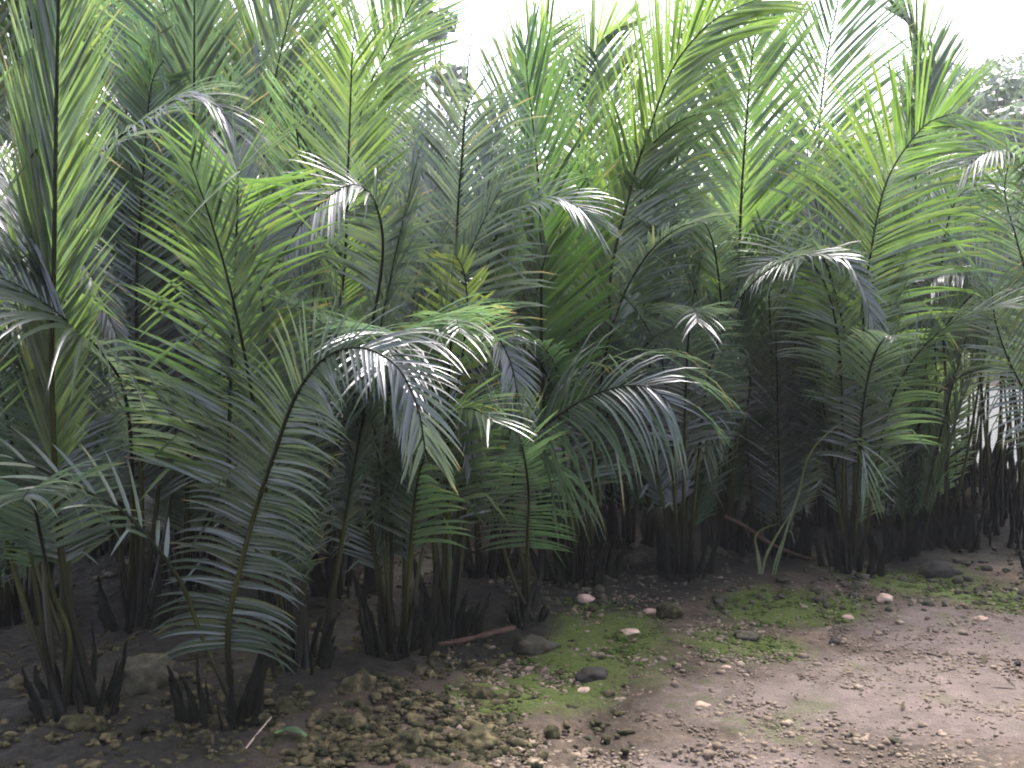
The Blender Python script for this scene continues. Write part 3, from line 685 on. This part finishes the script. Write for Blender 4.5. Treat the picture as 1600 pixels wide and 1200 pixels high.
x = on(1560, 52); tree((x, 50, 1.2), 13.5, 5.4, 'large grey green leafy tree at the right below the hill', 9000, .26, (.075, .115, .055))
x = on(1490, 56); tree((x, 56, 1.5), 9.5, 4.0, 'lower leafy tree just left of the large one under the hill', 6000, .24, (.08, .12, .055))
x = on(676, 34); tree((x, 34, .0), 14.0, 1.5, 'dark leaved broadleaf tree showing at the top edge right of the leaning frond', 650, .22, (.045, .06, .05), 6)
# woods on the hill and low wood behind the palms: reads as one mass
blobs = []
for i in range(240):
    y = random.uniform(58, 98); x = random.uniform(-50, 85)
    r = random.uniform(1.3, 2.6); blobs.append((x, y, hill_h(x, y)+r*.5, r))
for i in range(50):
    x = random.uniform(-6, 60); y = random.uniform(46, 51); r = random.uniform(.9, 1.7)
    if 1440 < CX+x/y*F < 1700: r *= .6
    blobs.append((x, y, .6+r*.6, r))
v, f, va, al = leaf_cloud(blobs, 90000, .3, .8)
tag(mk('wood', v, f, BROAD, None, {'vary': va, 'along': al}, smooth=False, col=(.07, .105, .05)), 'hazy green wood covering the hill and the far bank', 'wood', kind='stuff')

# ------------------------------------------------------------------ stones, rubble, gravel, litter
import bmesh
def ico(sub):
    bm = bmesh.new(); bmesh.ops.create_icosphere(bm, subdivisions=sub, radius=1)
    V = np.array([v.co[:] for v in bm.verts]); Fc = np.array([[v.index for v in f.verts] for f in bm.faces]); bm.free(); return V, Fc
I1, I2, I3 = ico(1), ico(2), ico(3)
def lumps(P, Rr, I, flat=(.5, .8), jag=.28):
    V0, F0 = I; n = len(P)
    a = rng.uniform(0, 2*math.pi, n); sc = np.stack([rng.uniform(.7, 1.3, n), rng.uniform(.7, 1.3, n), rng.uniform(*flat, n)], 1)*Rr[:, None]
    V = V0[None]*(1+rng.normal(0, jag, (n, len(V0), 1)))
    V = V*sc[:, None, :]; ca, sa = np.cos(a)[:, None], np.sin(a)[:, None]
    V = np.stack([V[..., 0]*ca-V[..., 1]*sa, V[..., 0]*sa+V[..., 1]*ca, V[..., 2]], -1) + P[:, None, :]
    return V.reshape(-1, 3), (F0[None]+np.arange(n)[:, None, None]*len(V0)).reshape(-1, 3)
def stone(px, py, wpx, m, label, name='stone', h=.62, rough=.16, cat='stone'):
    c = gpt(px, py); r = wpx/F*c.y*.5
    V0, F0 = I3; s = random.random()*50
    V = []
    for v in V0:
        d = 1 + .45*noise.noise(Vector(v)*1.1+Vector((s, 0, 0))) + rough*noise.noise(Vector(v)*3.3+Vector((s, 4, 0))) + rough*.5*noise.noise(Vector(v)*8+Vector((s, 4, 2)))
        V.append((v[0]*d*r, v[1]*d*r*.85, v[2]*d*r*h))
    o = mk(name, V, F0, m); o.location = (c.x, c.y, ground_z(c.x, c.y)+r*h*.45); o.rotation_euler = (0, 0, random.random()*6)
    return tag(o, label, cat)
stone(915, 944, 27, STONEP, 'pale orange stone on the mud left of the brown lump, below the palm shade')
stone(1382, 945, 28, STONEP, 'bright pinkish stone lying alone in front of the right hand palm')
stone(1046, 962, 46, RUBBLE, 'round brown crumbly lump at the end of the mossy patch', rough=.35)
stone(1016, 957, 22, STONEP, 'small flat tan stone touching the left side of the brown lump', h=.4)
stone(925, 1046, 52, STONED, 'flat black stone below the bright moss patch', h=.4)
stone(912, 1068, 26, STONEP, 'small pink stone tucked under the flat black one', h=.5)
stone(862, 1143, 30, RUBBLE, 'round brown stone near the bottom centre', h=.9)
stone(222, 1078, 105, STONE, 'big rough boulder in the shade between the two nearest palms', rough=.4, name='boulder', cat='boulder')
stone(1465, 890, 60, STONED, 'dark lumpy clod at the mossy strip below the water gap', rough=.4, h=.45, name='clod', cat='clod')
stone(835, 1008, 62, STONE, 'long rubbly orange brown lump just right of the fallen red stick', rough=.5, h=.4)
stone(1305, 996, 18, STONED, 'small black stone in the middle of the gravel')
stone(1590, 1039, 12, STONED, 'tiny black stone on the pale sand at the right edge')
stone(1098, 1090, 26, STONEP, 'flat tan stone on dark gravel below the brown lump', h=.35)
stone(1135, 1042, 17, STONEP, 'small tan stone just above the flat one on dark gravel', h=.45)
stone(1533, 977, 20, STONEP, 'small tan stone at the right on pale sand', h=.45)
stone(1340, 923, 22, STONE, 'small grey stone right of the yellow seedling')
stone(1325, 965, 18, STONEP, 'whitish stone in a gravel patch left of the bright pinkish stone', h=.5)
stone(1165, 992, 40, STONE, 'dark flat lump in the gravel right of the mossy patch', h=.35, rough=.3)
stone(890, 1100, 14, STONEP, 'tiny orange stone below the flat black one')
stone(1112, 1146, 12, STONEP, 'tiny white stone near the bottom centre right')
stone(1400, 1155, 22, STONE, 'flat stone half sunk in pale sand near the bottom right', h=.35)
stone(30, 1085, 45, RUBBLE, 'yellowish lump of rubble at the left edge', rough=.4)
stone(120, 1150, 50, RUBBLE, 'brownish lump at the foot of the left edge palm', rough=.4)
stone(745, 1165, 70, RUBBLE, 'wide rubbly lump near the bottom left of centre', rough=.5, h=.4)
stone(640, 1175, 60, RUBBLE, 'yellow brown knobbly lump close to the bottom edge', rough=.5, h=.6)
stone(985, 990, 30, STONEP, 'flat whitish stone in the moss below the brown lump', h=.3)
stone(1530, 800, 70, STONE, 'pale crumbly mound in the shade under the water gap', rough=.5, h=.7, name='mound', cat='mound')
stone(990, 885, 50, STONE, 'dull clod of earth between two palm clumps at centre', rough=.5, h=.5, name='clod', cat='clod')

def scatter(n, box, dens, sunk, r):
    P = []; Rr = []
    tries = 0
    while len(P) < n and tries < n*40:
        tries += 1
        px = random.uniform(box[0], box[2]); py = random.uniform(box[1], box[3])
        c = gpt(px, py)
        if random.random() > dens(px, py, c): continue
        q = random.lognormvariate(0, .45)*r
        P.append((c.x, c.y, ground_z(c.x, c.y)+q*sunk)); Rr.append(q)
    return np.array(P), np.array(Rr)
def d_gravel(px, py, c):
    f = fbm(c.x, c.y, 2.2); line = py - (1010 - (px-900)*.12)
    v = .35 + f*1.1
    if px > 1180 and py > 1060: v *= .5
    if py < 960: v *= .5
    return max(.03, v)
P, Rr = scatter(11000, (700, 905, 1640, 1260), d_gravel, .1, .0062)
V, Fc = lumps(P, Rr, I1)
tag(mk('gravel', V, Fc, GRAVEL, smooth=False), 'loose tan gravel scattered over the mud and sand', 'gravel', kind='stuff')
def d_rub(px, py, c):
    f = fbm(c.x+4, c.y, 3.0)
    edge = (1-sm(780, 900, px + .4*(1200-py)))*(.35+.65*sm(250, 480, px))
    return max(.02, (.55+f*1.2)*edge*sm(980, 1060, py+.12*(px-600)) + .05)
P, Rr = scatter(6500, (-40, 850, 1000, 1260), d_rub, .3, .0095)
V, Fc = lumps(P, Rr, I2, (.4, .9), .24)
tag(mk('coral_rubble', V, Fc, RUBBLE, smooth=False), 'mossy yellow brown rubble heaped in front of the palms', 'rubble', kind='stuff')
P, Rr = scatter(1500, (-50, 760, 1640, 960), lambda a, b_, c: .4+fbm(c.x, c.y, 2), .3, .016)
V, Fc = lumps(P, Rr, I1, (.4, .9), .2)
tag(mk('shade_rubble', V, Fc, STONE, smooth=False), 'small stones strewn among the palm stems', 'rubble', kind='stuff')
P, Rr = scatter(7000, (680, 880, 1640, 1130), lambda a, b_, c: max([0]+[1.1-math.hypot((c.x-m0)/m2, (c.y-m1)/m3) for m0, m1, m2, m3 in mossw])*(.6+1.2*fbm(c.x, c.y, 4)), .05, .007)
MOSSM = simple('moss', [(.3, (.024, .034, .008)), (.7, (.070, .095, .020))], 12, .95, .6, .004)
V, Fc = lumps(P, Rr, I1, (.3, .8), .25)
tag(mk('moss', V, Fc, MOSSM), 'low green moss growing in patches on the mud', 'moss', kind='stuff')
# litter: thin bent leaf scraps
V, Fc = [], []; k = 0
for i in range(2600):
    px = random.uniform(-50, 1650); py = random.uniform(760, 1230)
    if py > 930 + max(0, (900-px))*.2 and random.random() < .97: continue
    c = gpt(px, py); a = random.uniform(0, 6.3); L = random.uniform(.02, .12); w = random.uniform(.004, .012)
    ca, sa = math.cos(a), math.sin(a); z = c.z + .012
    for s in range(4):
        q = s/3*L - L/2; ww = w*(1-abs(s/3-.45)*1.3); zz = z + .01*math.sin(s*1.3+i)
        V.append((c.x+ca*q-sa*ww, c.y+sa*q+ca*ww, zz)); V.append((c.x+ca*q+sa*ww, c.y+sa*q-ca*ww, zz+.003))
    for s in range(3): Fc.append((k+2*s, k+2*s+1, k+2*s+3, k+2*s+2))
    k += 8
tag(mk('leaf_litter', V, np.array(Fc), LITTER), 'brown leaf scraps lying among the palm stems', 'leaf litter', kind='stuff')

def stick(name, pts, r0, r1, m, label, cat, bumpy=.15):
    P = []
    for (px, py, h) in pts:
        g = gpt(px, py); P.append((g.x, g.y, g.z+h))
    C, _, _, _ = catmull(P, 26); tt = np.linspace(0, 1, 26)
    rad = (r0*(1-tt)+r1*tt)*(1+bumpy*np.sin(tt*23)+rng.normal(0, .06, 26))
    V, Fc, al = tube(C - np.array(P[0]), rad, 8)
    o = mk(name, V, Fc, m, None, {'along': al}); o.location = P[0]; return tag(o, label, cat)
stick('fallen_stick', [(672,1010,.02),(710,1004,.025),(755,995,.03),(803,984,.02)], .010, .017, STICKM, 'reddish brown stick lying on the mud between two palm clumps', 'stick')
stick('fallen_branch', [(1132,884,.30),(1165,886,.24),(1200,884,.14),(1245,880,.06),(1288,876,.012)], .014, .009, STICKM, 'thin reddish branch slanting down to the ground behind the yellow seedling', 'branch')
stick('dry_twig', [(372,1192,.01),(398,1165,.02),(424,1134,.012)], .004, .003, TWIGM, 'pale straight twig on the ground right of the nearest palm', 'twig')
stick('pointed_stump', [(818,985,-.02),(824,980,.12),(836,976,.24)], .018, .004, SHEATH, 'short black pointed stump leaning right at the foot of the small sweeping palm', 'stump')
# fallen green leaf
g = gpt(452, 1166); V = []; Fc = []
for s in range(7):
    q = s/6; w = .028*math.sin(math.pi*(q*.9+.05))
    V += [(q*.13-.06, w, .012+.02*math.sin(q*3)), (q*.13-.06, 0, .006+.02*math.sin(q*3)), (q*.13-.06, -w, .014+.02*math.sin(q*3))]
for s in range(6):
    for c in range(2): a = s*3+c; Fc.append((a, a+1, a+4, a+3))
o = mk('fallen_leaf', V, np.array(Fc), LEAF, None, {'vary': [.5]*21, 'along': [0]*21}, col=(.10, .18, .08)); o.location = (g.x, g.y, g.z+.02); o.rotation_euler = (0, 0, -.3)
tag(o, 'pale green leaf fallen on the rubble right of the dry twig', 'leaf')

# young seedling with a few thin blades
b = gpt(1200, 905); e = empty('palm_seedling', b); tag(e, 'yellowish young shoot of thin blades on the mud, left of the brown stalked palm', 'seedling')
def blade(pts, w, col):
    P = [tuple(at(x, y, b.y+d)-b) for x, y, d in pts]; C, _, _, _ = catmull(P, 14); T = unit(np.gradient(C, axis=0))
    wd = unit(np.cross(T, np.array([.1, -1, .2]))); nn = np.cross(wd, T); tt = np.linspace(0, 1, 14)
    ww = (w*(.4+.6*np.minimum(1, tt*4))*(1-tt**2.5)+.001)[:, None]
    V = np.stack([C+wd*ww-nn*ww*.3, C, C-wd*ww-nn*ww*.3], 1).reshape(-1, 3)
    Fc = [(s*3+c, s*3+c+1, s*3+c+4, s*3+c+3) for s in range(13) for c in range(2)]
    mk('blade', V, np.array(Fc), LEAF, e, {'vary': np.full(42, .5), 'along': np.zeros(42)}, col=col)
blade([(1208,912,0),(1218,870,0),(1232,820,0),(1250,765,0),(1262,715,-.05),(1290,680,-.1),(1330,650,-.12)], .008, (.08,.11,.03))
blade([(1190,905,0),(1197,870,0),(1215,835,0),(1240,795,0)], .008, (.11,.13,.03))
blade([(1192,908,0),(1186,870,0),(1180,840,0),(1195,825,-.05),(1218,818,-.1)], .007, (.11,.13,.03))
blade([(1188,910,0),(1185,880,0),(1180,850,0)], .007, (.11,.12,.03))
blade([(1205,908,0),(1214,870,0),(1228,835,0),(1236,830,-.05),(1242,850,-.1)], .006, (.08,.11,.03))

# ------------------------------------------------------------------ air
HAZE = .0010
if HAZE:
    hm, t = mat('haze_air'); out = nd(t, 'ShaderNodeOutputMaterial')
    pv = nd(t, 'ShaderNodeVolumePrincipled'); pv.inputs['Density'].default_value = HAZE; pv.inputs['Color'].default_value = (.96, .98, 1, 1)
    t.links.new(pv.outputs[0], out.inputs['Volume'])
    x0, x1, y0, y1, z0, z1 = -1000, 1000, -80, 1600, -3, 30
    V = [(x, y, z) for z in (z0, z1) for y in (y0, y1) for x in (x0, x1)]
    Fc = np.array([(0, 2, 3, 1), (4, 5, 7, 6), (0, 1, 5, 4), (2, 6, 7, 3), (0, 4, 6, 2), (1, 3, 7, 5)])
    tag(mk('haze', V, Fc, hm, smooth=False), 'thin pale haze in the air', 'haze', kind='stuff')
